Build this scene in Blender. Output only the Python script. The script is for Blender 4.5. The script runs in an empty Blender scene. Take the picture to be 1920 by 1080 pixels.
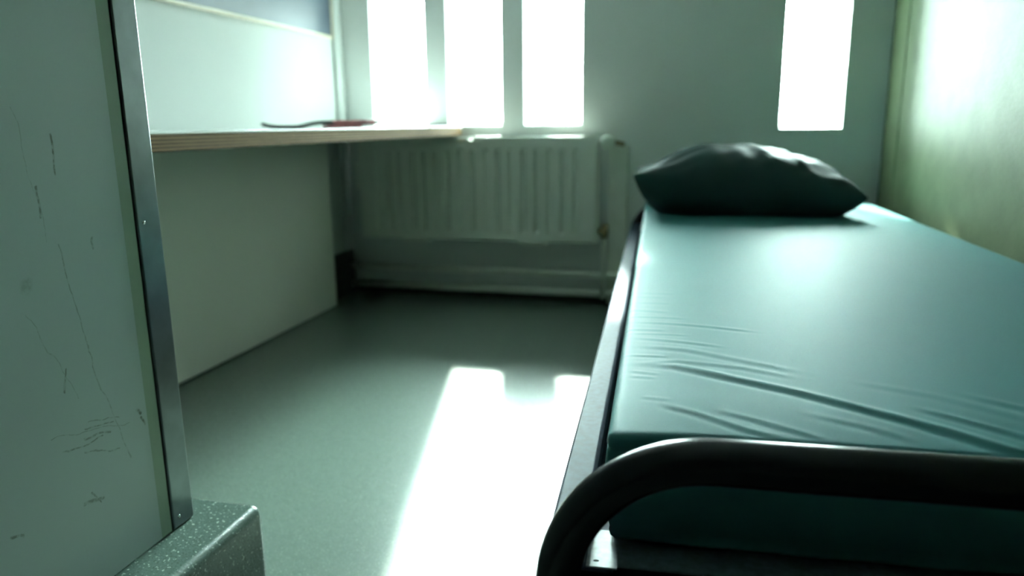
import bpy, bmesh, math, random
from mathutils import Vector, Matrix
random.seed(7)
S = bpy.context.scene
COL = S.collection

# ------------------------------------------------------------ camera, light, exposure
PITCH, YAW, ROLL = math.radians(12.57), math.radians(-14.35), math.radians(-0.62)
CAMZ = 0.72
cam = bpy.data.cameras.new('camera')
cam.sensor_width = 36
cam.lens = 1385 / 1920 * 36
cam.clip_start = 0.02
cam.dof.use_dof = True
cam.dof.focus_distance = 0.80
cam.dof.aperture_fstop = 3.4
co = bpy.data.objects.new('camera', cam)
COL.objects.link(co)
fwd = Vector((math.sin(YAW) * math.cos(PITCH), math.cos(YAW) * math.cos(PITCH), -math.sin(PITCH)))
rgt = Vector((math.cos(YAW), -math.sin(YAW), 0))
upv = rgt.cross(fwd)
r2 = rgt * math.cos(ROLL) + upv * math.sin(ROLL)
u2 = -rgt * math.sin(ROLL) + upv * math.cos(ROLL)
co.matrix_world = Matrix(((r2.x, u2.x, -fwd.x, 0), (r2.y, u2.y, -fwd.y, 0), (r2.z, u2.z, -fwd.z, CAMZ), (0, 0, 0, 1)))
S.camera = co

world = bpy.data.worlds.new('world')
S.world = world
world.use_nodes = True
wn = world.node_tree.nodes
wn['Background'].inputs[0].default_value = (0.86, 1.0, 1.0, 1)
# hazy bright sky: brightest around the sun, paler at the horizon, dimmer ground below it
SUN_DIR = Vector((0.245, -1.0, -0.79)).normalized()      # the way the light travels
SKY_BASE, SKY_HALO, GROUND = 40.0, 240.0, 26.0
wl = world.node_tree.links
def wmath(op, a, b=None):
    n = wn.new('ShaderNodeMath'); n.operation = op
    for i, v in enumerate((a, b)):
        if v is None: continue
        if isinstance(v, (int, float)): n.inputs[i].default_value = v
        else: wl.new(v, n.inputs[i])
    return n.outputs[0]
wtc = wn.new('ShaderNodeTexCoord')
wdot = wn.new('ShaderNodeVectorMath'); wdot.operation = 'DOT_PRODUCT'
wdot.inputs[1].default_value = -SUN_DIR
wl.new(wtc.outputs['Generated'], wdot.inputs[0])
wsep = wn.new('ShaderNodeSeparateXYZ'); wl.new(wtc.outputs['Generated'], wsep.inputs[0])
halo = wmath('MULTIPLY', wmath('POWER', wmath('MAXIMUM', wdot.outputs['Value'], 0.0), 7.0), SKY_HALO)
up = wmath('GREATER_THAN', wsep.outputs['Z'], 0.0)
sky = wmath('MULTIPLY', wmath('ADD', halo, SKY_BASE - GROUND), up)
wl.new(wmath('ADD', sky, GROUND), wn['Background'].inputs[1])

sun = bpy.data.lights.new('sun', 'SUN')
sun.energy = 42
sun.angle = math.radians(2.0)
sun.color = (1.0, 1.0, 0.93)
so = bpy.data.objects.new('sun', sun)
COL.objects.link(so)
so.rotation_euler = SUN_DIR.to_track_quat('-Z', 'Y').to_euler()
so.location = (-1, 5, 4)

S.view_settings.view_transform = 'Standard'
S.view_settings.look = 'None'
S.view_settings.gamma = 1
S.view_settings.use_curve_mapping = False
S.view_settings.exposure = 0.32
S.cycles.use_denoising = True
S.cycles.diffuse_bounces = 7
S.cycles.glossy_bounces = 5
S.cycles.transparent_max_bounces = 12
S.cycles.sample_clamp_indirect = 12

# ------------------------------------------------------------ helpers
def link(name, me, m=None, parent=None):
    o = bpy.data.objects.new(name, me)
    COL.objects.link(o)
    if m is not None: me.materials.append(m)
    if parent is not None: o.parent = parent
    return o

def obj(name, bm, m, parent=None, smooth=False, bevel=0, seg=2):
    bmesh.ops.recalc_face_normals(bm, faces=bm.faces)
    me = bpy.data.meshes.new(name)
    bm.to_mesh(me); bm.free()
    o = link(name, me, m, parent)
    if smooth or bevel:
        for p in me.polygons: p.use_smooth = True
        if not bevel and smooth != 'all': pass
    if bevel:
        b = o.modifiers.new('bevel', 'BEVEL')
        b.width = bevel; b.segments = seg; b.limit_method = 'ANGLE'; b.angle_limit = math.radians(35)
        b.harden_normals = True
    return o

def thing(name, label, cat, loc=(0, 0, 0), rz=0, group=None):
    o = bpy.data.objects.new(name, None)
    COL.objects.link(o)
    o.location = loc; o.rotation_euler = (0, 0, rz)
    o.empty_display_size = 0.05
    return tag(o, label, cat, group)

def tag(o, label, cat, group=None):
    o['label'] = label; o['category'] = cat
    if group: o['group'] = group
    return o

def struct(o):
    o['kind'] = 'structure'
    return o

def box(bm, x0, x1, y0, y1, z0, z1):
    v = [bm.verts.new((x, y, z)) for x in (x0, x1) for y in (y0, y1) for z in (z0, z1)]
    for f in ((0, 1, 3, 2), (4, 6, 7, 5), (0, 4, 5, 1), (2, 3, 7, 6), (0, 2, 6, 4), (1, 5, 7, 3)):
        bm.faces.new([v[i] for i in f])

def boxes(*bs):
    bm = bmesh.new()
    for b in bs: box(bm, *b)
    return bm

def sweep(bm, pts, r, n=16, caps=True, radii=None):
    pts = [Vector(p) for p in pts]
    rings = []
    nrm = None
    for i, p in enumerate(pts):
        a = pts[max(i - 1, 0)]; b = pts[min(i + 1, len(pts) - 1)]
        t = (b - a).normalized()
        if nrm is None:
            nrm = t.orthogonal().normalized()
        nrm = (nrm - t * nrm.dot(t)).normalized()
        bn = t.cross(nrm)
        rr = radii[i] if radii else r
        rings.append([bm.verts.new(p + (nrm * math.cos(2 * math.pi * k / n) + bn * math.sin(2 * math.pi * k / n)) * rr) for k in range(n)])
    for a, b in zip(rings, rings[1:]):
        for k in range(n):
            bm.faces.new((a[k], a[(k + 1) % n], b[(k + 1) % n], b[k]))
    if caps:
        bm.faces.new(rings[0][::-1]); bm.faces.new(rings[-1])

def tube(*args, **kw):
    bm = bmesh.new(); sweep(bm, *args, **kw); return bm

def arc(c, r, a0, a1, n, ax, ay):
    c, ax, ay = Vector(c), Vector(ax), Vector(ay)
    return [c + ax * r * math.cos(a0 + (a1 - a0) * i / n) + ay * r * math.sin(a0 + (a1 - a0) * i / n) for i in range(n + 1)]

def smooth(a, b_, x):
    t = min(max((x - a) / (b_ - a), 0), 1); return t * t * (3 - 2 * t)

# ------------------------------------------------------------ materials
def mat(name, col, rough=0.5, metal=0.0, spec=0.5, coat=0.0, bump=None, mottle=None):
    """bump = (scale, strength, distance, detail); mottle = (scale, amount)"""
    m = bpy.data.materials.new(name)
    m.use_nodes = True
    nt = m.node_tree
    b = nt.nodes['Principled BSDF']
    b.inputs['Base Color'].default_value = (*col, 1)
    b.inputs['Roughness'].default_value = rough
    b.inputs['Metallic'].default_value = metal
    b.inputs['Specular IOR Level'].default_value = spec
    b.inputs['Coat Weight'].default_value = coat
    tc = nt.nodes.new('ShaderNodeTexCoord')
    if mottle:
        n = nt.nodes.new('ShaderNodeTexNoise'); n.inputs['Scale'].default_value = mottle[0]
        n.inputs['Detail'].default_value = 5
        nt.links.new(tc.outputs['Object'], n.inputs['Vector'])
        mr = nt.nodes.new('ShaderNodeMapRange')
        mr.inputs['From Min'].default_value = 0.3; mr.inputs['From Max'].default_value = 0.7
        mr.inputs['To Min'].default_value = 1 - mottle[1]; mr.inputs['To Max'].default_value = 1 + mottle[1]
        nt.links.new(n.outputs['Fac'], mr.inputs['Value'])
        mx = nt.nodes.new('ShaderNodeVectorMath'); mx.operation = 'SCALE'
        mx.inputs[0].default_value = col
        nt.links.new(mr.outputs['Result'], mx.inputs['Scale'])
        nt.links.new(mx.outputs['Vector'], b.inputs['Base Color'])
    if bump:
        n = nt.nodes.new('ShaderNodeTexNoise'); n.inputs['Scale'].default_value = bump[0]
        n.inputs['Detail'].default_value = bump[3] if len(bump) > 3 else 3
        nt.links.new(tc.outputs['Object'], n.inputs['Vector'])
        bp = nt.nodes.new('ShaderNodeBump')
        bp.inputs['Strength'].default_value = bump[1]; bp.inputs['Distance'].default_value = bump[2]
        nt.links.new(n.outputs['Fac'], bp.inputs['Height'])
        nt.links.new(bp.outputs['Normal'], b.inputs['Normal'])
    return m

def nd(nt, t, **kw):
    n = nt.nodes.new(t)
    for k, v in kw.items(): setattr(n, k, v)
    return n

def speckled(name, base, dark, light, rough, scale=420, bumpd=0.0004):
    m = mat(name, base, rough)
    nt = m.node_tree; b = nt.nodes['Principled BSDF']
    tc = nt.nodes.new('ShaderNodeTexCoord')
    def rgb(c):
        r = nd(nt, 'ShaderNodeRGB'); r.outputs[0].default_value = (*c, 1); return r.outputs[0]
    last = rgb(base)
    for sc, thr, c, fac in ((60, 0.55, dark, 0.12), (scale, 0.60, dark, 0.6), (scale * 0.8, 0.66, light, 0.75)):
        n = nd(nt, 'ShaderNodeTexNoise'); n.inputs['Scale'].default_value = sc; n.inputs['Detail'].default_value = 2
        mp = nd(nt, 'ShaderNodeMapping'); mp.inputs['Location'].default_value = (sc * .013, sc * .007, 0)
        nt.links.new(tc.outputs['Object'], mp.inputs[0]); nt.links.new(mp.outputs[0], n.inputs['Vector'])
        r = nd(nt, 'ShaderNodeMapRange'); r.inputs['From Min'].default_value = thr - 0.03; r.inputs['From Max'].default_value = thr + 0.05
        r.inputs['To Max'].default_value = fac
        nt.links.new(n.outputs['Fac'], r.inputs['Value'])
        mx = nd(nt, 'ShaderNodeMix', data_type='RGBA')
        nt.links.new(r.outputs['Result'], mx.inputs['Factor'])
        nt.links.new(last, mx.inputs['A']); nt.links.new(rgb(c), mx.inputs['B'])
        last = mx.outputs['Result']
    nt.links.new(last, b.inputs['Base Color'])
    n = nd(nt, 'ShaderNodeTexNoise'); n.inputs['Scale'].default_value = 260; n.inputs['Detail'].default_value = 3
    nt.links.new(tc.outputs['Object'], n.inputs['Vector'])
    bp = nd(nt, 'ShaderNodeBump'); bp.inputs['Strength'].default_value = 0.5; bp.inputs['Distance'].default_value = bumpd
    nt.links.new(n.outputs['Fac'], bp.inputs['Height']); nt.links.new(bp.outputs['Normal'], b.inputs['Normal'])
    return m

M = {}
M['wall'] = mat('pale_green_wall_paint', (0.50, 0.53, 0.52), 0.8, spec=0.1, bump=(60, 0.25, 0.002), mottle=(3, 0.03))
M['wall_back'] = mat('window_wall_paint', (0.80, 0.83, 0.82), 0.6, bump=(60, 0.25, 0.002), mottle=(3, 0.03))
M['wall_green'] = mat('olive_green_wall_paint', (0.165, 0.215, 0.12), 0.50, spec=0.22, bump=(110, 0.45, 0.003, 4), mottle=(14, 0.10))
M['ceiling'] = mat('white_ceiling', (0.8, 0.82, 0.81), 0.8, mottle=(2, 0.03))
M['rear'] = mat('dark_green_rear_wall', (0.03, 0.035, 0.033), 0.6, mottle=(2, 0.05))
M['panel'] = mat('pale_laminate', (0.74, 0.77, 0.69), 0.6, spec=0.3, mottle=(2, 0.03))
M['floor'] = speckled('speckled_green_vinyl', (0.105, 0.14, 0.12), (0.05, 0.08, 0.06), (0.30, 0.38, 0.32), 0.27)
M['plinth'] = speckled('speckled_green_plinth_vinyl', (0.072, 0.108, 0.092), (0.025, 0.045, 0.035), (0.42, 0.50, 0.44), 0.26, 300, 0.0009)
M['black_skirt'] = mat('black_skirting', (0.02, 0.026, 0.022), 0.5, mottle=(20, 0.1))
M['radiator'] = mat('radiator_enamel', (0.88, 0.91, 0.85), 0.4, mottle=(4, 0.03))
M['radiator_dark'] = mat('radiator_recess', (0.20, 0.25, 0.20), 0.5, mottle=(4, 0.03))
M['pipe'] = mat('painted_pipe', (0.88, 0.91, 0.85), 0.4, mottle=(20, 0.05))
M['brass'] = mat('aged_brass', (0.30, 0.24, 0.14), 0.35, 0.9, mottle=(60, 0.2))
M['plastic'] = mat('white_plastic', (0.72, 0.78, 0.70), 0.35, mottle=(5, 0.02))
M['laminate'] = mat('white_desk_laminate', (0.78, 0.82, 0.80), 0.14, mottle=(3, 0.02))
M['board'] = mat('slate_grey_board', (0.035, 0.05, 0.072), 0.45, spec=0.3, mottle=(6, 0.15), bump=(40, 0.1, 0.001))
M['board_frame'] = mat('pale_wood_edge', (0.50, 0.44, 0.34), 0.5, mottle=(40, 0.1))
M['steel'] = mat('brushed_steel', (0.20, 0.225, 0.235), 0.30, 1.0, mottle=(25, 0.12), bump=(300, 0.1, 0.0003))
M['screw'] = mat('screw_steel', (0.6, 0.62, 0.62), 0.2, 1.0, mottle=(200, 0.1))
M['edge_band'] = mat('olive_edge_band', (0.30, 0.40, 0.30), 0.5, mottle=(10, 0.08))
M['gap'] = mat('black_gap_shade', (0.006, 0.008, 0.007), 0.7, mottle=(30, 0.1))  # black that paints the shade in the partition joint and the gusset hole
M['bed_metal'] = mat('blue_black_bed_enamel', (0.005, 0.007, 0.010), 0.25, 0.0, 0.35, bump=(500, 0.12, 0.0004), mottle=(90, 0.25))
M['rail_metal'] = mat('slate_blue_bed_enamel', (0.024, 0.036, 0.056), 0.6, 0.0, 0.1, bump=(500, 0.2, 0.0004), mottle=(120, 0.25))
M['tray'] = mat('sunlit_slate_enamel', (0.11, 0.15, 0.17), 0.4, 0.0, 0.5, bump=(500, 0.2, 0.0004), mottle=(120, 0.3))  # lighter copy of the rail enamel, sunlight put into the colour
M['mattress'] = mat('teal_mattress_vinyl', (0.034, 0.145, 0.147), 0.62, spec=0.13, bump=(900, 0.12, 0.0003), mottle=(3, 0.04))
M['pillow'] = mat('dark_green_pillow_fabric', (0.011, 0.040, 0.039), 0.6, spec=0.25, bump=(700, 0.15, 0.0004), mottle=(6, 0.08))
M['window_frame'] = mat('white_window_frame', (0.7, 0.76, 0.7), 0.4, mottle=(5, 0.02))
M['mag_dark'] = mat('dark_magazine_cover', (0.03, 0.035, 0.035), 0.3, mottle=(15, 0.4))
M['mag_red'] = mat('red_magazine_cover', (0.58, 0.22, 0.24), 0.4, mottle=(25, 0.3))
M['paper'] = mat('magazine_paper', (0.9, 0.9, 0.9), 0.5, mottle=(25, 0.05))

# glass: thin pane, mostly clear
g = bpy.data.materials.new('window_glass'); g.use_nodes = True
nt = g.node_tree; nt.nodes.clear()
o_ = nd(nt, 'ShaderNodeOutputMaterial'); mx = nd(nt, 'ShaderNodeMixShader')
tr = nd(nt, 'ShaderNodeBsdfTransparent'); gl = nd(nt, 'ShaderNodeBsdfGlossy'); fr = nd(nt, 'ShaderNodeFresnel')
tr.inputs[0].default_value = (0.93, 1, 0.97, 1); gl.inputs['Roughness'].default_value = 0.02
fr.inputs[0].default_value = 1.45
nt.links.new(fr.outputs[0], mx.inputs[0]); nt.links.new(tr.outputs[0], mx.inputs[1]); nt.links.new(gl.outputs[0], mx.inputs[2])
nt.links.new(mx.outputs[0], o_.inputs[0])
M['glass'] = g

# plywood edge: horizontal veneers
ply = mat('plywood_edge', (0.4, 0.3, 0.2), 0.7, spec=0.08)
nt = ply.node_tree; b = nt.nodes['Principled BSDF']
tc = nd(nt, 'ShaderNodeTexCoord'); mp = nd(nt, 'ShaderNodeMapping')
mp.inputs['Scale'].default_value = (1, 0.02, 1)
w = nd(nt, 'ShaderNodeTexWave', bands_direction='Z'); w.inputs['Scale'].default_value = 46
w.inputs['Distortion'].default_value = 1.2; w.inputs['Detail'].default_value = 2; w.inputs['Detail Scale'].default_value = 30
nt.links.new(tc.outputs['Object'], mp.inputs[0]); nt.links.new(mp.outputs[0], w.inputs['Vector'])
cr = nd(nt, 'ShaderNodeValToRGB')
cr.color_ramp.elements[0].color = (0.05, 0.030, 0.014, 1); cr.color_ramp.elements[0].position = 0.15
cr.color_ramp.elements[1].color = (0.24, 0.15, 0.072, 1); cr.color_ramp.elements[1].position = 0.65
nt.links.new(w.outputs['Fac'], cr.inputs['Fac']); nt.links.new(cr.outputs['Color'], b.inputs['Base Color'])
M['ply'] = ply

# partition laminate with scuffs and scratches of their own shape (positions in metres on the panel: y, z)
def scuffed_panel():
    m = mat('scuffed_grey_green_laminate', (0.44, 0.54, 0.52), 0.35)
    nt = m.node_tree; b = nt.nodes['Principled BSDF']
    tc = nd(nt, 'ShaderNodeTexCoord'); sep = nd(nt, 'ShaderNodeSeparateXYZ')
    nz = nd(nt, 'ShaderNodeTexNoise'); nz.inputs['Scale'].default_value = 18; nz.inputs['Detail'].default_value = 4
    nt.links.new(tc.outputs['Object'], nz.inputs['Vector'])
    wob = nd(nt, 'ShaderNodeVectorMath', operation='SUBTRACT'); wob.inputs[1].default_value = (0.5, 0.5, 0.5)
    nt.links.new(nz.outputs['Color'], wob.inputs[0])
    sc = nd(nt, 'ShaderNodeVectorMath', operation='SCALE'); sc.inputs['Scale'].default_value = 0.022
    nt.links.new(wob.outputs[0], sc.inputs[0])
    ad = nd(nt, 'ShaderNodeVectorMath', operation='ADD')
    nt.links.new(tc.outputs['Object'], ad.inputs[0]); nt.links.new(sc.outputs[0], ad.inputs[1])
    nt.links.new(ad.outputs[0], sep.inputs[0])
    def mth(op, a, bb=None, c=None):
        n = nd(nt, 'ShaderNodeMath', operation=op)
        for i, v in enumerate((a, bb, c)):
            if v is None: continue
            if isinstance(v, (int, float)): n.inputs[i].default_value = v
            else: nt.links.new(v, n.inputs[i])
        return n.outputs[0]
    Y, Z = sep.outputs['Y'], sep.outputs['Z']
    total = None
    segs = [((0.661, 0.715), (0.663, 0.675), .0007, .8), ((0.639, 0.458), (0.632, 0.433), .0006, .7),
            ((0.654, 0.595), (0.665, 0.532), .0005, .5), ((0.665, 0.532), (0.680, 0.438), .0004, .45),
            ((0.680, 0.438), (0.715, 0.317), .0004, .4), ((0.652, 0.369), (0.688, 0.362), .0006, .6),
            ((0.621, 0.364), (0.675, 0.361), .0005, .6), ((0.655, 0.378), (0.695, 0.372), .0005, .6),
            ((0.66, 0.385), (0.705, 0.376), .0004, .5), ((0.65, 0.355), (0.70, 0.338), .0005, .5),
            ((0.640, 0.292), (0.666, 0.289), .0011, .6), ((0.652, 0.300), (0.662, 0.285), .0006, .8),
            ((0.543, 0.307), (0.558, 0.302), .0007, .7), ((0.734, 0.371), (0.738, 0.362), .0009, .9),
            ((0.737, 0.357), (0.741, 0.346), .0008, .9), ((0.61, 0.385), (0.72, 0.362), .0003, .4),
            ((0.635, 0.66), (0.633, 0.627), .0008, .7), ((0.603, 0.53), (0.651, 0.42), .0003, .35),
            ((0.62, 0.74), (0.64, 0.60), .0003, .3), ((0.70, 0.60), (0.703, 0.585), .0007, .5)]
    for (ya, za), (yb, zb), wd, st in segs:
        dy, dz = yb - ya, zb - za; L2 = dy * dy + dz * dz
        py = mth('SUBTRACT', Y, ya); pz = mth('SUBTRACT', Z, za)
        t = mth('ADD', mth('MULTIPLY', py, dy / L2), mth('MULTIPLY', pz, dz / L2))
        cl = nd(nt, 'ShaderNodeClamp'); nt.links.new(t, cl.inputs[0]); t = cl.outputs[0]
        ey = mth('SUBTRACT', py, mth('MULTIPLY', t, dy)); ez = mth('SUBTRACT', pz, mth('MULTIPLY', t, dz))
        d = mth('SQRT', mth('ADD', mth('MULTIPLY', ey, ey), mth('MULTIPLY', ez, ez)))
        r = nd(nt, 'ShaderNodeMapRange'); r.inputs['From Min'].default_value = wd; r.inputs['From Max'].default_value = wd * 2.6
        r.inputs['To Min'].default_value = st; r.inputs['To Max'].default_value = 0
        nt.links.new(d, r.inputs['Value'])
        total = r.outputs[0] if total is None else mth('MAXIMUM', total, r.outputs[0])
    # round dull stain
    d = mth('SQRT', mth('ADD', mth('POWER', mth('SUBTRACT', Y, 0.608), 2), mth('POWER', mth('SUBTRACT', Z, 0.56), 2)))
    r = nd(nt, 'ShaderNodeMapRange', interpolation_type='SMOOTHSTEP'); r.inputs['From Min'].default_value = 0.003; r.inputs['From Max'].default_value = 0.012
    r.inputs['To Min'].default_value = 0.28; r.inputs['To Max'].default_value = 0
    nt.links.new(d, r.inputs['Value'])
    total = mth('MAXIMUM', total, r.outputs[0])
    brk = nd(nt, 'ShaderNodeTexNoise'); brk.inputs['Scale'].default_value = 160
    nt.links.new(tc.outputs['Object'], brk.inputs['Vector'])
    br = nd(nt, 'ShaderNodeMapRange'); br.inputs['From Min'].default_value = 0.38; br.inputs['From Max'].default_value = 0.58
    br.inputs['To Min'].default_value = 0.25
    nt.links.new(brk.outputs['Fac'], br.inputs['Value'])
    fac = mth('MULTIPLY', total, br.outputs[0])
    mx = nd(nt, 'ShaderNodeMix', data_type='RGBA')
    mx.inputs['A'].default_value = (0.44, 0.54, 0.52, 1); mx.inputs['B'].default_value = (0.10, 0.12, 0.08, 1)
    nt.links.new(fac, mx.inputs['Factor']); nt.links.new(mx.outputs['Result'], b.inputs['Base Color'])
    return m
M['partition'] = scuffed_panel()

# ------------------------------------------------------------ the room
BED = math.radians(3.24)                  # right wall and bed stand at this angle to the rest
WX0, YB, YF, ZC = -1.48, 2.95, -2.4, 2.45
TH = 0.36
cx = 0.625
def rx(y): return cx + (YB - y) * math.tan(BED)

struct(obj('floor', boxes((WX0 - .2, 1.1, YF - .2, YB + TH, -0.1, 0)), M['floor']))
struct(obj('ceiling', boxes((WX0 - .2, 1.1, YF - .2, YB + TH, ZC, ZC + .1)), M['ceiling']))
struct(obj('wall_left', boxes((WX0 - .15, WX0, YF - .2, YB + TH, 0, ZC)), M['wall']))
struct(obj('wall_front', boxes((WX0 - .15, 1.1, YF - .15, YF, 0, ZC)), M['rear']))

openings = [(-1.345, -1.11, 0.712, 1.27), (-1.015, -0.79, 0.712, 1.9), (-0.695, -0.467, 0.712, 1.9), (0.272, 0.485, 0.690, 1.30)]  # unseen tops of the first and last windows lowered to block sun
bs = []
xs = WX0 - .15
for (a, b_, z0, z1) in openings:
    bs.append((xs, a, YB, YB + TH, 0, ZC))
    bs.append((a, b_, YB, YB + TH, 0, z0))
    bs.append((a, b_, YB, YB + TH, z1, ZC))
    xs = b_
bs.append((xs, cx + .3, YB, YB + TH, 0, ZC))
bm = boxes(*bs)
# weld into one solid skin: merge shared corners and drop the inner faces between blocks
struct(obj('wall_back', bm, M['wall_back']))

# right wall follows the bed's direction, with a proud lower board whose seam shows near the corner
bm = bmesh.new()
def prism(bm, pts, z0, z1):
    lo = [bm.verts.new((x, y, z0)) for x, y in pts]; hi = [bm.verts.new((x, y, z1)) for x, y in pts]
    bm.faces.new(lo[::-1]); bm.faces.new(hi)
    n = len(pts)
    for i in range(n): bm.faces.new((lo[i], lo[(i + 1) % n], hi[(i + 1) % n], hi[i]))
prism(bm, [(rx(YF - .2) + .012, YF - .2), (rx(YB) + .012, YB), (rx(YB) + .3, YB), (rx(YF) + .3, YF - .2)], 0, ZC)
struct(obj('wall_right', bm, M['wall_green']))
bm = bmesh.new()
ys = 2.775
prism(bm, [(rx(YF - .2), YF - .2), (rx(ys), ys), (rx(ys) + .011, ys), (rx(YF - .2) + .011, YF - .2)], 0, ZC)
struct(obj('trim_1', bm, M['wall_green'], bevel=.003))
bm = bmesh.new()
prism(bm, [(rx(2.787), 2.787), (rx(YB), YB), (rx(YB) + .011, YB), (rx(2.787) + .011, 2.787)], 0, ZC)
struct(obj('trim_2', bm, M['wall_green'], bevel=.003))

# windows set deep in the wall
for i, (a, b_, z0, z1) in enumerate(openings):
    e = bpy.data.objects.new('window_%d' % (i + 1), None); COL.objects.link(e); struct(e)
    e.location = ((a + b_) / 2, YB + TH - .05, z0)
    hw, h = (b_ - a) / 2, z1 - z0
    f = .012
    fb = boxes((-hw, -hw + f, 0, .04, 0, h), (hw - f, hw, 0, .04, 0, h), (-hw + f, hw - f, 0, .04, 0, f), (-hw + f, hw - f, 0, .04, h - f, h))
    obj('window_frame', fb, M['window_frame'], e, bevel=.002)
    obj('pane', boxes((-hw + f, hw - f, .017, .023, f, h - f)), M['glass'], e)

# skirting and corner batten
struct(obj('baseboard_left', boxes((WX0, WX0 + .008, 1.0, YB, 0, .188)), M['black_skirt'], bevel=.002))
struct(obj('baseboard_back', boxes((WX0 + .008, cx, YB - .008, YB, 0, .045)), M['black_skirt'], bevel=.002))
struct(obj('trim_3', boxes((WX0, WX0 + .016, 2.875, YB - .008, .188, ZC)), M['wall'], bevel=.004))

# ------------------------------------------------------------ writing desk fixed along the left wall
DZ, DX = 0.711, -0.955
desk = thing('writing_desk', 'long wall-mounted desk with white laminate top and bare plywood edge', 'desk', (-1.44, 1.8, 0))
def loc(o): return o
t = obj('tabletop', boxes((-.035, .485, -.93, 1.135, DZ - .036, DZ - .0035)), M['ply'], desk, bevel=.0015)
t['label'] = 'layered plywood core of the desktop'
l = obj('laminate', boxes((-.035, .4855, -.93, 1.136, DZ - .0035, DZ)), M['laminate'], t, bevel=.001)
l['label'] = 'white laminate surface'
obj('back_panel', boxes((0, .03, -.93, .85, .006, DZ - .036)), M['panel'], desk, bevel=.004)

# board above the desk
bd = thing('notice_board', 'dark slate-grey board with a thin pale edge on the left wall above the desk', 'board', (WX0, 1.95, 1.06))
obj('board_surface', boxes((.001, .016, -1.0, .895, .010, .80)), M['board'], bd, bevel=.001)
obj('frame', boxes((.001, .019, -1.0, .905, 0, .010), (.001, .019, .895, .905, .010, .80)), M['board_frame'], bd, bevel=.002)
bm = bmesh.new(); sweep(bm, [(.0158, -.45, .062), (.0175, -.45, .062)], .006, 20)
obj('fixing', bm, M['board_frame'], bd)['label'] = 'small round fixing mark on the board'

# reading matter at the window end of the desk
def sheet(name, m, parent, L, W, th, prof, z0=0, ny=40):
    """curled booklet block: prof(t) gives lift along its length t in 0..1"""
    bm = bmesh.new(); rows = []
    for i in range(ny + 1):
        t = i / ny; z = z0 + prof(t); y = (t - .5) * L
        rows.append([bm.verts.new(p) for p in ((-W / 2, y, z), (W / 2, y, z), (W / 2, y, z + th), (-W / 2, y, z + th))])
    for a, b_ in zip(rows, rows[1:]):
        for k in range(4): bm.faces.new((a[k], a[(k + 1) % 4], b_[(k + 1) % 4], b_[k]))
    bm.faces.new(rows[0][::-1]); bm.faces.new(rows[-1])
    return obj(name, bm, m, parent, bevel=.0006)
def booklet(label, cat, loc_, rz, L, W, th, prof, cover, group=None, roll=0):
    e = thing('magazine', label, cat, loc_, rz, group)
    sheet('pages', M['mag_red'] if roll else M['mag_dark'], e, L * .985, W * .97, th * .8, prof, th * .1)
    sheet('cover', cover, e, L, W, th * .12, prof, th * .9)
    sheet('back_cover', cover, e, L, W, th * .1, prof, 0)
    if roll:
        bm = bmesh.new()
        zz = th * .5 + prof(1)
        sweep(bm, [(-W / 2, L / 2 + roll * .3, zz), (W / 2, L / 2 + roll * .3, zz)], roll, 16)
        obj('spine', bm, M['paper'], e, smooth=True)['label'] = 'white rounded spine edge'
    return e
rz = math.radians(-55)
booklet('dark grey magazine with a curled-up corner lying on the desk', 'magazine', (-1.195, 2.06, DZ), rz, .20, .16, .010,
        lambda t: .009 * max(0, 1 - t * 4) ** 2 + .012 * smooth(.45, .85, t), M['mag_dark'])
booklet('lower of the two red booklets stacked on the desk near the window', 'booklet', (-1.125, 2.22, DZ), rz, .115, .12, .011,
        lambda t: 0, M['mag_red'], 'red booklets on the desk', .0068)
booklet('upper of the two red booklets, white-edged, stacked on the desk near the window', 'booklet', (-1.110, 2.25, DZ + .0115), rz, .145, .12, .012,
        lambda t: 0, M['mag_red'], 'red booklets on the desk', .0080)

# ------------------------------------------------------------ partition beside the camera
part = thing('partition', 'scuffed grey-green partition with a steel edge strip rising from a speckled plinth', 'partition', (-.68, 0, 0))
PX = -.68
obj('panel', boxes((-.045, 0, YF, .7505, .181, ZC)), M['partition'], part)
obj('edge_band', boxes((-.045, -.0001, .7505, .7700, .181, ZC)), M['edge_band'], part)
obj('shadow_gap', boxes((-.045, -.001, .770, .7725, .181, ZC)), M['gap'], part)  # black strip painting the shadow in the joint beside the steel
st = obj('edge_strip', boxes((-.05, .0022, .7725, .813, .181, ZC)), M['steel'], part, bevel=.0022, seg=3)
st['label'] = 'brushed steel edge strip'
for z in (.196, .603, 1.02, 1.44, 1.86):
    bm = bmesh.new()
    c = Vector((.0022, .783, z))
    rings = []
    for rr, h in ((.0026, -.0002), (.0026, .0004), (.0020, .0011), (.0009, .0014), (.0008, .0004)):
        rings.append([bm.verts.new(c + Vector((h, rr * math.cos(k * math.pi / 8), rr * math.sin(k * math.pi / 8)))) for k in range(16)])
    for a, b_ in zip(rings, rings[1:]):
        for k in range(16): bm.faces.new((a[k], a[(k + 1) % 16], b_[(k + 1) % 16], b_[k]))
    bm.faces.new(rings[-1])
    obj('screw', bm, M['screw'], st, smooth=True)
pl = obj('plinth', boxes((WX0 + .001, -.602, YF, .868, 0, .18)), M['plinth'], bevel=.014, seg=5)
tag(pl, 'raised plinth covered in speckled green vinyl under the partition', 'plinth')

# ------------------------------------------------------------ radiator
rad = thing('radiator', 'white ribbed panel radiator under the three left windows', 'radiator', (-0.885, 2.85, 0))
RW, RZ0, RZ1 = .495, .255, .660
bm = bmesh.new()
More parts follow.
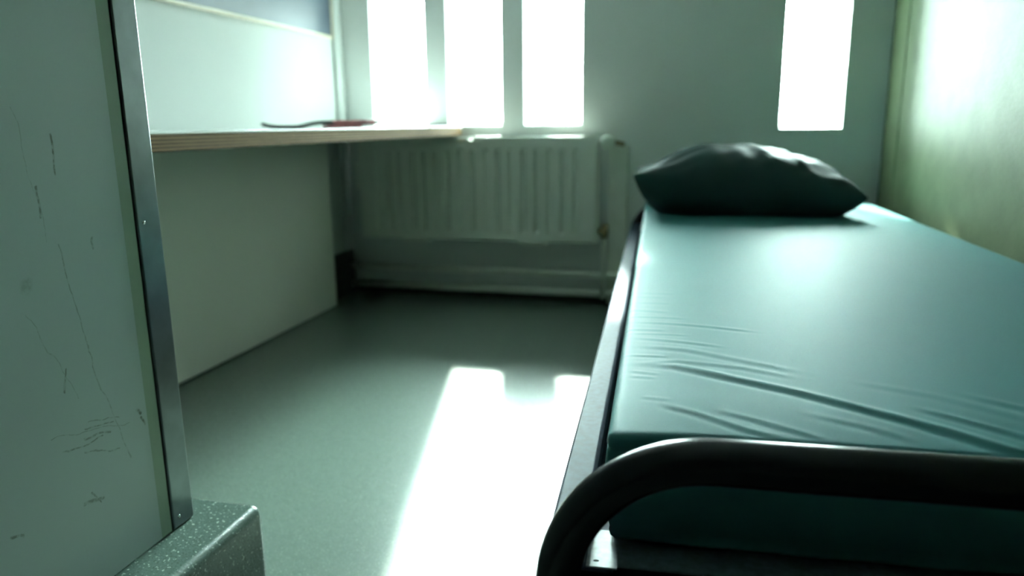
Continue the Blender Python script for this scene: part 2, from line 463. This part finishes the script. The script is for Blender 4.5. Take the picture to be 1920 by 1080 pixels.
# pressed front panel: vertical channels
prof = []
n = 18; margin = .03; pitch = (2 * RW - 2 * margin) / n
x = -RW
prof.append((-RW, .012)); prof.append((-RW + .004, 0.0)); prof.append((-RW + margin, 0.0))
for k in range(n):
    x0 = -RW + margin + k * pitch
    if k:
        prof += [(x0 - .013, 0.0), (x0 - .006, .016), (x0 + .006, .016), (x0 + .013, 0.0)]
prof += [(RW - margin, 0.0), (RW - .004, 0.0), (RW, .012)]
zs = [RZ0, RZ0 + .004, RZ0 + .03, RZ0 + .045, RZ1 - .05, RZ1 - .035, RZ1 - .004, RZ1]
rows = []
for z in zs:
    chan = 1.0 if RZ0 + .04 < z < RZ1 - .04 else 0.0
    edge = .008 if z in (zs[0], zs[-1]) else 0
    rows.append([bm.verts.new((px_, (py_ if abs(px_) > RW - .005 else py_ * chan) + edge, z)) for px_, py_ in prof])
for a, b_ in zip(rows, rows[1:]):
    for k in range(len(prof) - 1): bm.faces.new((a[k], a[k + 1], b_[k + 1], b_[k]))
obj('front_panel', bm, M['radiator'], rad)
obj('rear_panel', boxes((-RW + .005, RW - .005, .060, .068, RZ0 + .01, RZ1 - .005)), M['radiator'], rad, bevel=.002)
fins = bmesh.new()
for k in range(45):
    xx = -RW + .03 + k * (2 * RW - .06) / 44
    box(fins, xx - .0008, xx + .0008, .015, .060, RZ0 + .02, RZ1 - .006)
obj('convector_fins', fins, M['radiator_dark'], rad)
obj('side_cover', boxes((-RW - .003, -RW + .001, .010, .07, RZ0, RZ1)), M['radiator'], rad, bevel=.001)
obj('side_cover', boxes((RW - .001, RW + .003, .010, .07, RZ0, RZ1)), M['radiator'], rad, bevel=.001)
for (xa, xb_, dz) in ((-RW, -.015, 0), (-.085 + .085, .18 + 0, .004), (.18, RW, .002)):
    gb = boxes((xa, xb_, .002, .012, RZ1 - .003, RZ1 + .006 + dz), (xa, xb_, .058, .068, RZ1 - .003, RZ1 + .006 + dz))
    kx = xa
    while kx < xb_ - .0116:
        box(gb, kx, kx + .0115, .012, .058, RZ1 + .002 + dz, RZ1 + .006 + dz); kx += .013
    obj('top_grille', gb, M['radiator'], rad)
for xx in (-.255, .24):
    obj('bracket', boxes((xx - .055, xx + .055, -.003, .06, RZ0 - .012, RZ0 + .012)), M['radiator'], rad, bevel=.002)
obj('bracket', boxes((-RW - .028, -RW - .003, .02, .045, .455, .566)), M['radiator'], rad, bevel=.003)
# thermostatic valve at the top right, return valve at the bottom right
v = obj('valve', tube([(RW + .003, .045, .645), (RW + .022, .045, .645), (RW + .06, .045, .645), (RW + .10, .045, .636)], .009, 14), M['brass'], rad, smooth=True)
v['label'] = 'brass valve body'
bm = bmesh.new()
sweep(bm, [(RW + .040, .040, .645), (RW + .040, .030, .645), (RW + .040, -.012, .645), (RW + .040, -.020, .645)], 0, 24, radii=[.018, .026, .028, .020])
obj('valve_head', bm, M['plastic'], v, smooth=True)['label'] = 'round white thermostatic head'
rv = obj('return_valve', tube([(RW + .003, .05, .30), (RW + .026, .05, .30)], .012, 14), M['brass'], rad, smooth=True)
bm = bmesh.new(); sweep(bm, [(RW + .028, .05, .272), (RW + .028, .05, .325)], .014, 8)
sweep(bm, [(RW + .028, .05, .30), (RW + .028, .018, .30)], .009, 8)
obj('nut', bm, M['brass'], rv, smooth=True)
obj('drop_pipe', tube([(RW + .028, .05, .272), (RW + .028, .048, .262), (RW + .028, .028, .24), (RW + .028, .0255, .22), (RW + .028, .0255, .03)], .0095, 14), M['pipe'], rad, smooth=True)

tag(obj('pipe_casing', boxes((-.352, -.277, 2.9165, YB - .0085, .002, .632)), M['pipe'], bevel=.006, seg=3), 'slim boxed-in riser on the window wall right of the radiator', 'pipe casing')

def hpipe(z, label, x1=cx - .06):
    e = thing('heating_pipe', label, 'pipe', (-.9, YB - .05, z), 0, 'heating pipes under the radiator')
    obj('pipe', tube([(WX0 + .9 + .02, 0, 0), (-.385 + .9 + .02, 0, 0), (-.36 + .9, 0, 0), (x1 + .9, 0, 0)], .0145, 16), M['pipe'], e, smooth=True)
    for xx in (-.45, .08, .50):
        b2 = boxes((xx - .008, xx + .008, .0, .0415, -.004, .004)); 
        obj('clip', b2, M['pipe'], e)
    return e
hpipe(.122, 'upper of the two horizontal heating pipes under the radiator')
hpipe(.045, 'lower of the two horizontal heating pipes, just above the floor')

# ------------------------------------------------------------ bed (frame of reference turned with the right wall)
bed = thing('bed_frame', 'dark blue-black steel bed frame with a curved tube foot rail', 'bed', (0, 0, 0), BED)
BX0, BX1, BY0, BY1 = -.073, .70, .575, 2.72
# foot rail: tube up, over and down
R = .019
def hoop(y, ztop, rad_, n=20):
    pts = [(BX0, y, .0)]
    pts += [(BX0, y, ztop - rad_ - .15)]
    pts += [tuple(p) for p in arc((BX0 + rad_, y, ztop - rad_), rad_, math.pi, math.pi / 2, n, (1, 0, 0), (0, 0, 1))]
    pts += [tuple(p) for p in arc((BX1 - rad_, y, ztop - rad_), rad_, math.pi / 2, 0, n, (1, 0, 0), (0, 0, 1))]
    pts += [(BX1, y, ztop - rad_ - .15), (BX1, y, 0)]
    return pts
obj('foot_rail', tube(hoop(BY0 - .015, .457, .125), R, 28), M['bed_metal'], bed, smooth=True)
obj('head_rail', tube(hoop(BY1, .425, .10), R * .9, 20), M['bed_metal'], bed, smooth=True)
obj('crossbar', tube([(BX0 + .01, BY1, .25), (BX1 - .01, BY1, .25)], .012, 14), M['bed_metal'], bed, smooth=True)
for s, xo in ((1, BX0 - .014), (-1, BX1 + .012)):
    # rolled side rail: flat top, outer lip turned down, inner step down to the tray
    sec = [(0, .285), (0, .356), (.003, .360), (.030, .360), (.034, .357), (.034, .334), (.060, .333), (.060, .330), (.031, .331), (.031, .354), (.004, .357), (.004, .285)]
    bm = bmesh.new()
    ra = [bm.verts.new((xo + s * a, BY0 + .012, z)) for a, z in sec]; rb = [bm.verts.new((xo + s * a, BY1 - .017, z)) for a, z in sec]
    for k in range(len(sec)):
        bm.faces.new((ra[k], ra[(k + 1) % len(sec)], rb[(k + 1) % len(sec)], rb[k]))
    bm.faces.new(ra[::-1]); bm.faces.new(rb)
    obj('side_rail', bm, M['rail_metal'], bed, bevel=.0012)
# mattress tray with a drilled corner gusset at the foot end
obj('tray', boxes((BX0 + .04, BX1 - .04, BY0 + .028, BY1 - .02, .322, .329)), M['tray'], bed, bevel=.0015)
obj('end_rail', boxes((BX0 + .002, BX1 - .002, BY0 - .008, BY0 + .027, .262, .3285)), M['bed_metal'], bed, bevel=.002)
bm = bmesh.new()
out = [(-.0515, .5885), (-.024, .5885), (-.024, .650), (-.044, .650), (-.0515, .632)]
hc, hr = Vector((-.043, .5975)), .0017
hole = [(hc.x + 1.6 * hr * math.cos(a * math.pi / 8), hc.y + hr * math.sin(a * math.pi / 8)) for a in range(16)]
for z in (.3335, .3355):
    vo = [bm.verts.new((x, y, z)) for x, y in out]; vh = [bm.verts.new((x, y, z)) for x, y in hole]
    eds = [bm.edges.new((vo[i], vo[(i + 1) % len(vo)])) for i in range(len(vo))] + [bm.edges.new((vh[i], vh[(i + 1) % 16])) for i in range(16)]
    bmesh.ops.triangle_fill(bm, use_beauty=True, edges=eds)
    if z == .3335: first = (vo, vh)
for a, b_ in ((first[0], vo), (first[1], vh)):
    for i in range(len(a)):
        bm.faces.new((a[i], a[(i + 1) % len(a)], b_[(i + 1) % len(a)], b_[i]))
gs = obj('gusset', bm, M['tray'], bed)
gs['label'] = 'drilled corner plate'
bm = bmesh.new(); sweep(bm, [(hc.x, hc.y, .3331), (hc.x, hc.y, .3345)], .0030, 16)
obj('hole_shade', bm, M['gap'], gs)['label'] = 'black disc standing in for the shade in the drilled hole'  # added black disc, paints the hole dark over the pale flange

# ------------------------------------------------------------ mattress
folds = [  # polyline (x, y), ridge height, width, fade lengths
    ([(-.025, .828), (.029, .819), (.079, .791), (.15, .753), (.21, .712), (.262, .677), (.301, .646)], .0030, .0075),
    ([(-.02, .826), (.03, .838), (.10, .824), (.16, .795)], .0012, .006),
    ([(.006, .704), (.041, .684), (.087, .653), (.117, .640)], .0018, .005),
    ([(.060, .695), (.098, .674), (.133, .655), (.157, .641)], .0013, .005),
    ([(.140, .700), (.200, .672), (.235, .646)], .0010, .006),
    ([(-.028, .899), (.043, .883), (.102, .851), (.17, .815)], .0014, .007),
    ([(.244, .732), (.281, .705), (.321, .675), (.37, .645)], .0020, .006),
    ([(.30, .78), (.36, .735), (.42, .69), (.47, .65)], .0018, .007),
    ([(.20, .80), (.28, .765), (.36, .70)], .0009, .008),
    ([(-.039, 1.087), (.027, 1.064)], .0010, .006), ([(-.036, 1.045), (.05, 1.03)], .0010, .005),
    ([(-.036, 1.015), (.075, .993), (.14, .975)], .0014, .005), ([(-.034, .976), (.019, .968)], .0011, .005),
    ([(-.03, .955), (.05, .945)], .0008, .004),
    ([(-.03, .935), (.038, .916), (.09, .90)], .0012, .005), ([(-.025, .801), (.011, .789)], .0010, .004),
    ([(-.024, .783), (.006, .777)], .0009, .004), ([(-.01, .719), (.022, .712)], .0008, .004),
    ([(-.03, .86), (.02, .853)], .0010, .004), ([(-.03, 1.13), (.03, 1.12)], .0007, .006),
    ([(-.03, 1.20), (.04, 1.185)], .0006, .007), ([(-.03, 1.17), (.02, 1.16)], .0006, .006),
]
def fold_h(x, y):
    h = 0
    for pts, amp, wd in folds:
        x0 = min(p[0] for p in pts) - .04; x1 = max(p[0] for p in pts) + .04
        if not (x0 < x < x1): continue
        best = None
        tot = 0; n = len(pts) - 1
        for i in range(n):
            ax, ay = pts[i]; bx, by = pts[i + 1]
            dx, dy = bx - ax, by - ay; L2 = dx * dx + dy * dy
            tr_ = ((x - ax) * dx + (y - ay) * dy) / L2
            t = min(max(tr_, 0), 1)
            ex, ey = x - ax - t * dx, y - ay - t * dy
            d = math.hypot(ex, ey)
            if best is None or d < best[0]:
                sgn = 1 if (dx * ey - dy * ex) > 0 else -1
                best = (d, (i + t) / n, sgn)
        d, s, sg = best
        if d > wd * 4: continue
        env = smooth(-.02, .25, s) * (1 - smooth(.75, 1.05, s)) if amp < .0025 else smooth(-.05, .3, s)
        q = d * sg / wd
        h += (.6 if amp > .0025 else .42) * amp * env * (math.exp(-q * q) - .75 * math.exp(-(q + 1.5) ** 2 * .9))
    return h
MX0, MX1, MY0, MY1, MZ0, MZ1 = -.037, .705, .628, 2.69, .3325, .450
def mattress_mesh():
    bm = bmesh.new()
    # rounded box cross-section walked around x, laid along y; top densely gridded
    def spread(a, b_, n): return [a + (b_ - a) * i / n for i in range(n + 1)]
    rr = .012
    ysn = spread(MY0 + rr, 1.30, 330) + spread(1.30, MY1 - rr, 70)[1:]
    xsn = spread(MX0 + rr, .45, 230) + spread(.45, MX1 - rr, 50)[1:]
    W_, H_ = MX1 - MX0, MZ1 - MZ0
    def dome(x, y):
        ux = min((x - MX0) / .10, (MX1 - x) / .10, 1); uy = min((y - MY0) / .10, (MY1 - y) / .10, 1)
        return -.004 * ((1 - max(ux, 0)) ** 2 + (1 - max(uy, 0)) ** 2)
    top = {}
    for i, x in enumerate(xsn):
        for j, y in enumerate(ysn):
            top[i, j] = bm.verts.new((x, y, MZ1 + dome(x, y) + fold_h(x, y)))
    for i in range(len(xsn) - 1):
        for j in range(len(ysn) - 1):
            bm.faces.new((top[i, j], top[i + 1, j], top[i + 1, j + 1], top[i, j + 1]))
    # perimeter skirt
    NI, NJ = len(xsn), len(ysn)
    ring = [(i, 0) for i in range(NI)] + [(NI - 1, j) for j in range(1, NJ)] + [(i, NJ - 1) for i in range(NI - 2, -1, -1)] + [(0, j) for j in range(NJ - 2, 0, -1)]
    def outdir(i, j):
        d = Vector((0, 0))
        if i == 0: d.x = -1
        if i == NI - 1: d.x = 1
        if j == 0: d.y = -1
        if j == NJ - 1: d.y = 1
        return d.normalized() if d.length else d
    steps = []
    for k in range(1, 6):
        a = k / 5 * math.pi / 2; steps.append((rr * math.sin(a), -rr * (1 - math.cos(a))))
    for z, b_ in ((-.018, .013), (-.020, .0105), (-.023, .0105), (-.026, .013), (-.045, .015), (-.065, .016), (-.085, .014), (-.098, .011), (-.103, .0085), (-.108, .010), (-.1145, .004), (-.1175, -.006)):
        steps.append((b_, z))
    prev = [top[k] for k in ring]
    base = [(top[k].co.copy(), outdir(*k)) for k in ring]
    for off, dz in steps:
        cur = []
        for (c, d) in base:
            wr = .0010 * math.sin(c.x * 61 + c.y * 47) * (1 if dz < -.03 else 0)
            k = 1.0 if abs(d.x * d.y) < .1 else 1.1
            fz = c.z * max(0, 1 + dz / .02) + MZ1 * min(1, -dz / .02)
            cur.append(bm.verts.new((c.x + d.x * (off + wr) * k, c.y + d.y * (off + wr) * k, fz + dz)))
        for a in range(len(ring)):
            b2 = (a + 1) % len(ring)
            bm.faces.new((prev[a], prev[b2], cur[b2], cur[a]))
        prev = cur
    bm.faces.new(prev)
    return bm
mt = obj('mattress', mattress_mesh(), M['mattress'], smooth=True)
tag(mt, 'thin teal vinyl mattress lying on the steel bed frame', 'mattress')
mt.rotation_euler = (0, 0, BED)

# ------------------------------------------------------------ pillow
def pillow_mesh():
    A, B = .318, .205
    NU, NV = 110, 80
    bm = bmesh.new()
    def f(u, v, side):
        x = A * u * (1 - .09 * (1 - v * v)); y = B * v * (1 - .13 * (1 - u * u))
        e = max((1 - abs(u) ** (2.9 if u > 0 else 2.2)) * (1 - v * v), 0)
        skew = 1 + .16 * math.exp(-((u + .22) / .55) ** 2)
        corner = (abs(u) ** 3) * (abs(v) ** 3)
        seam = .062 - .012 * u + .035 * corner * (1.25 if u < 0 else .25)
        seam += .004 * math.sin(9 * u + 2 * v)
        if side > 0:
            h = .122 * (e ** .42) * skew
            # fabric creases fanning from the ends
            w_ = 0
            w_ += .0042 * math.sin(11 * u - 16 * v * (1 - .3 * u) + 1.0) * (abs(u) ** 1.0)
            w_ += .0024 * math.sin(24 * (u + .35 * v) + 3 * v * v) * math.exp(-((u - .2) / .5) ** 2)
            w_ += .0007 * math.sin(41 * (u * .6 - .5 * v) + 4 * u * u) * (.3 + abs(v))
            w_ += .004 * math.exp(-((u * .9 + .25 * v - .33) / .045) ** 2) - .003 * math.exp(-((u * .9 + .25 * v - .25) / .05) ** 2)
            w_ += .003 * math.exp(-((u * .7 - .45 * v + .28) / .05) ** 2)
            z = seam + h + w_ * min(e * 4, 1)
        else:
            z = max(seam - .105 * (e ** .38), .0015 + .002 * (1 - min(e * 3, 1)))
        return Vector((x, y, z))
    T, Bt = {}, {}
    def par(k, n): 
        t = -1 + 2 * k / n
        return math.sin(t * math.pi / 2)
    for i in range(NU + 1):
        for j in range(NV + 1):
            u, v = par(i, NU), par(j, NV)
            T[i, j] = bm.verts.new(f(u, v, 1))
            Bt[i, j] = T[i, j] if i in (0, NU) or j in (0, NV) else bm.verts.new(f(u, v, -1))
    for i in range(NU):
        for j in range(NV):
            bm.faces.new((T[i, j], T[i + 1, j], T[i + 1, j + 1], T[i, j + 1]))
            bm.faces.new((Bt[i, j + 1], Bt[i + 1, j + 1], Bt[i + 1, j], Bt[i, j]))
    return bm
pw = obj('pillow', pillow_mesh(), M['pillow'], smooth=True)
tag(pw, 'plump dark green pillow on the far end of the teal mattress', 'pillow')
c, s = math.cos(BED), math.sin(BED)
pb = (.250, 2.375)
pw.location = (pb[0] * c - pb[1] * s, pb[0] * s + pb[1] * c, MZ1 - .0005)
pw.rotation_euler = (0, 0, BED)
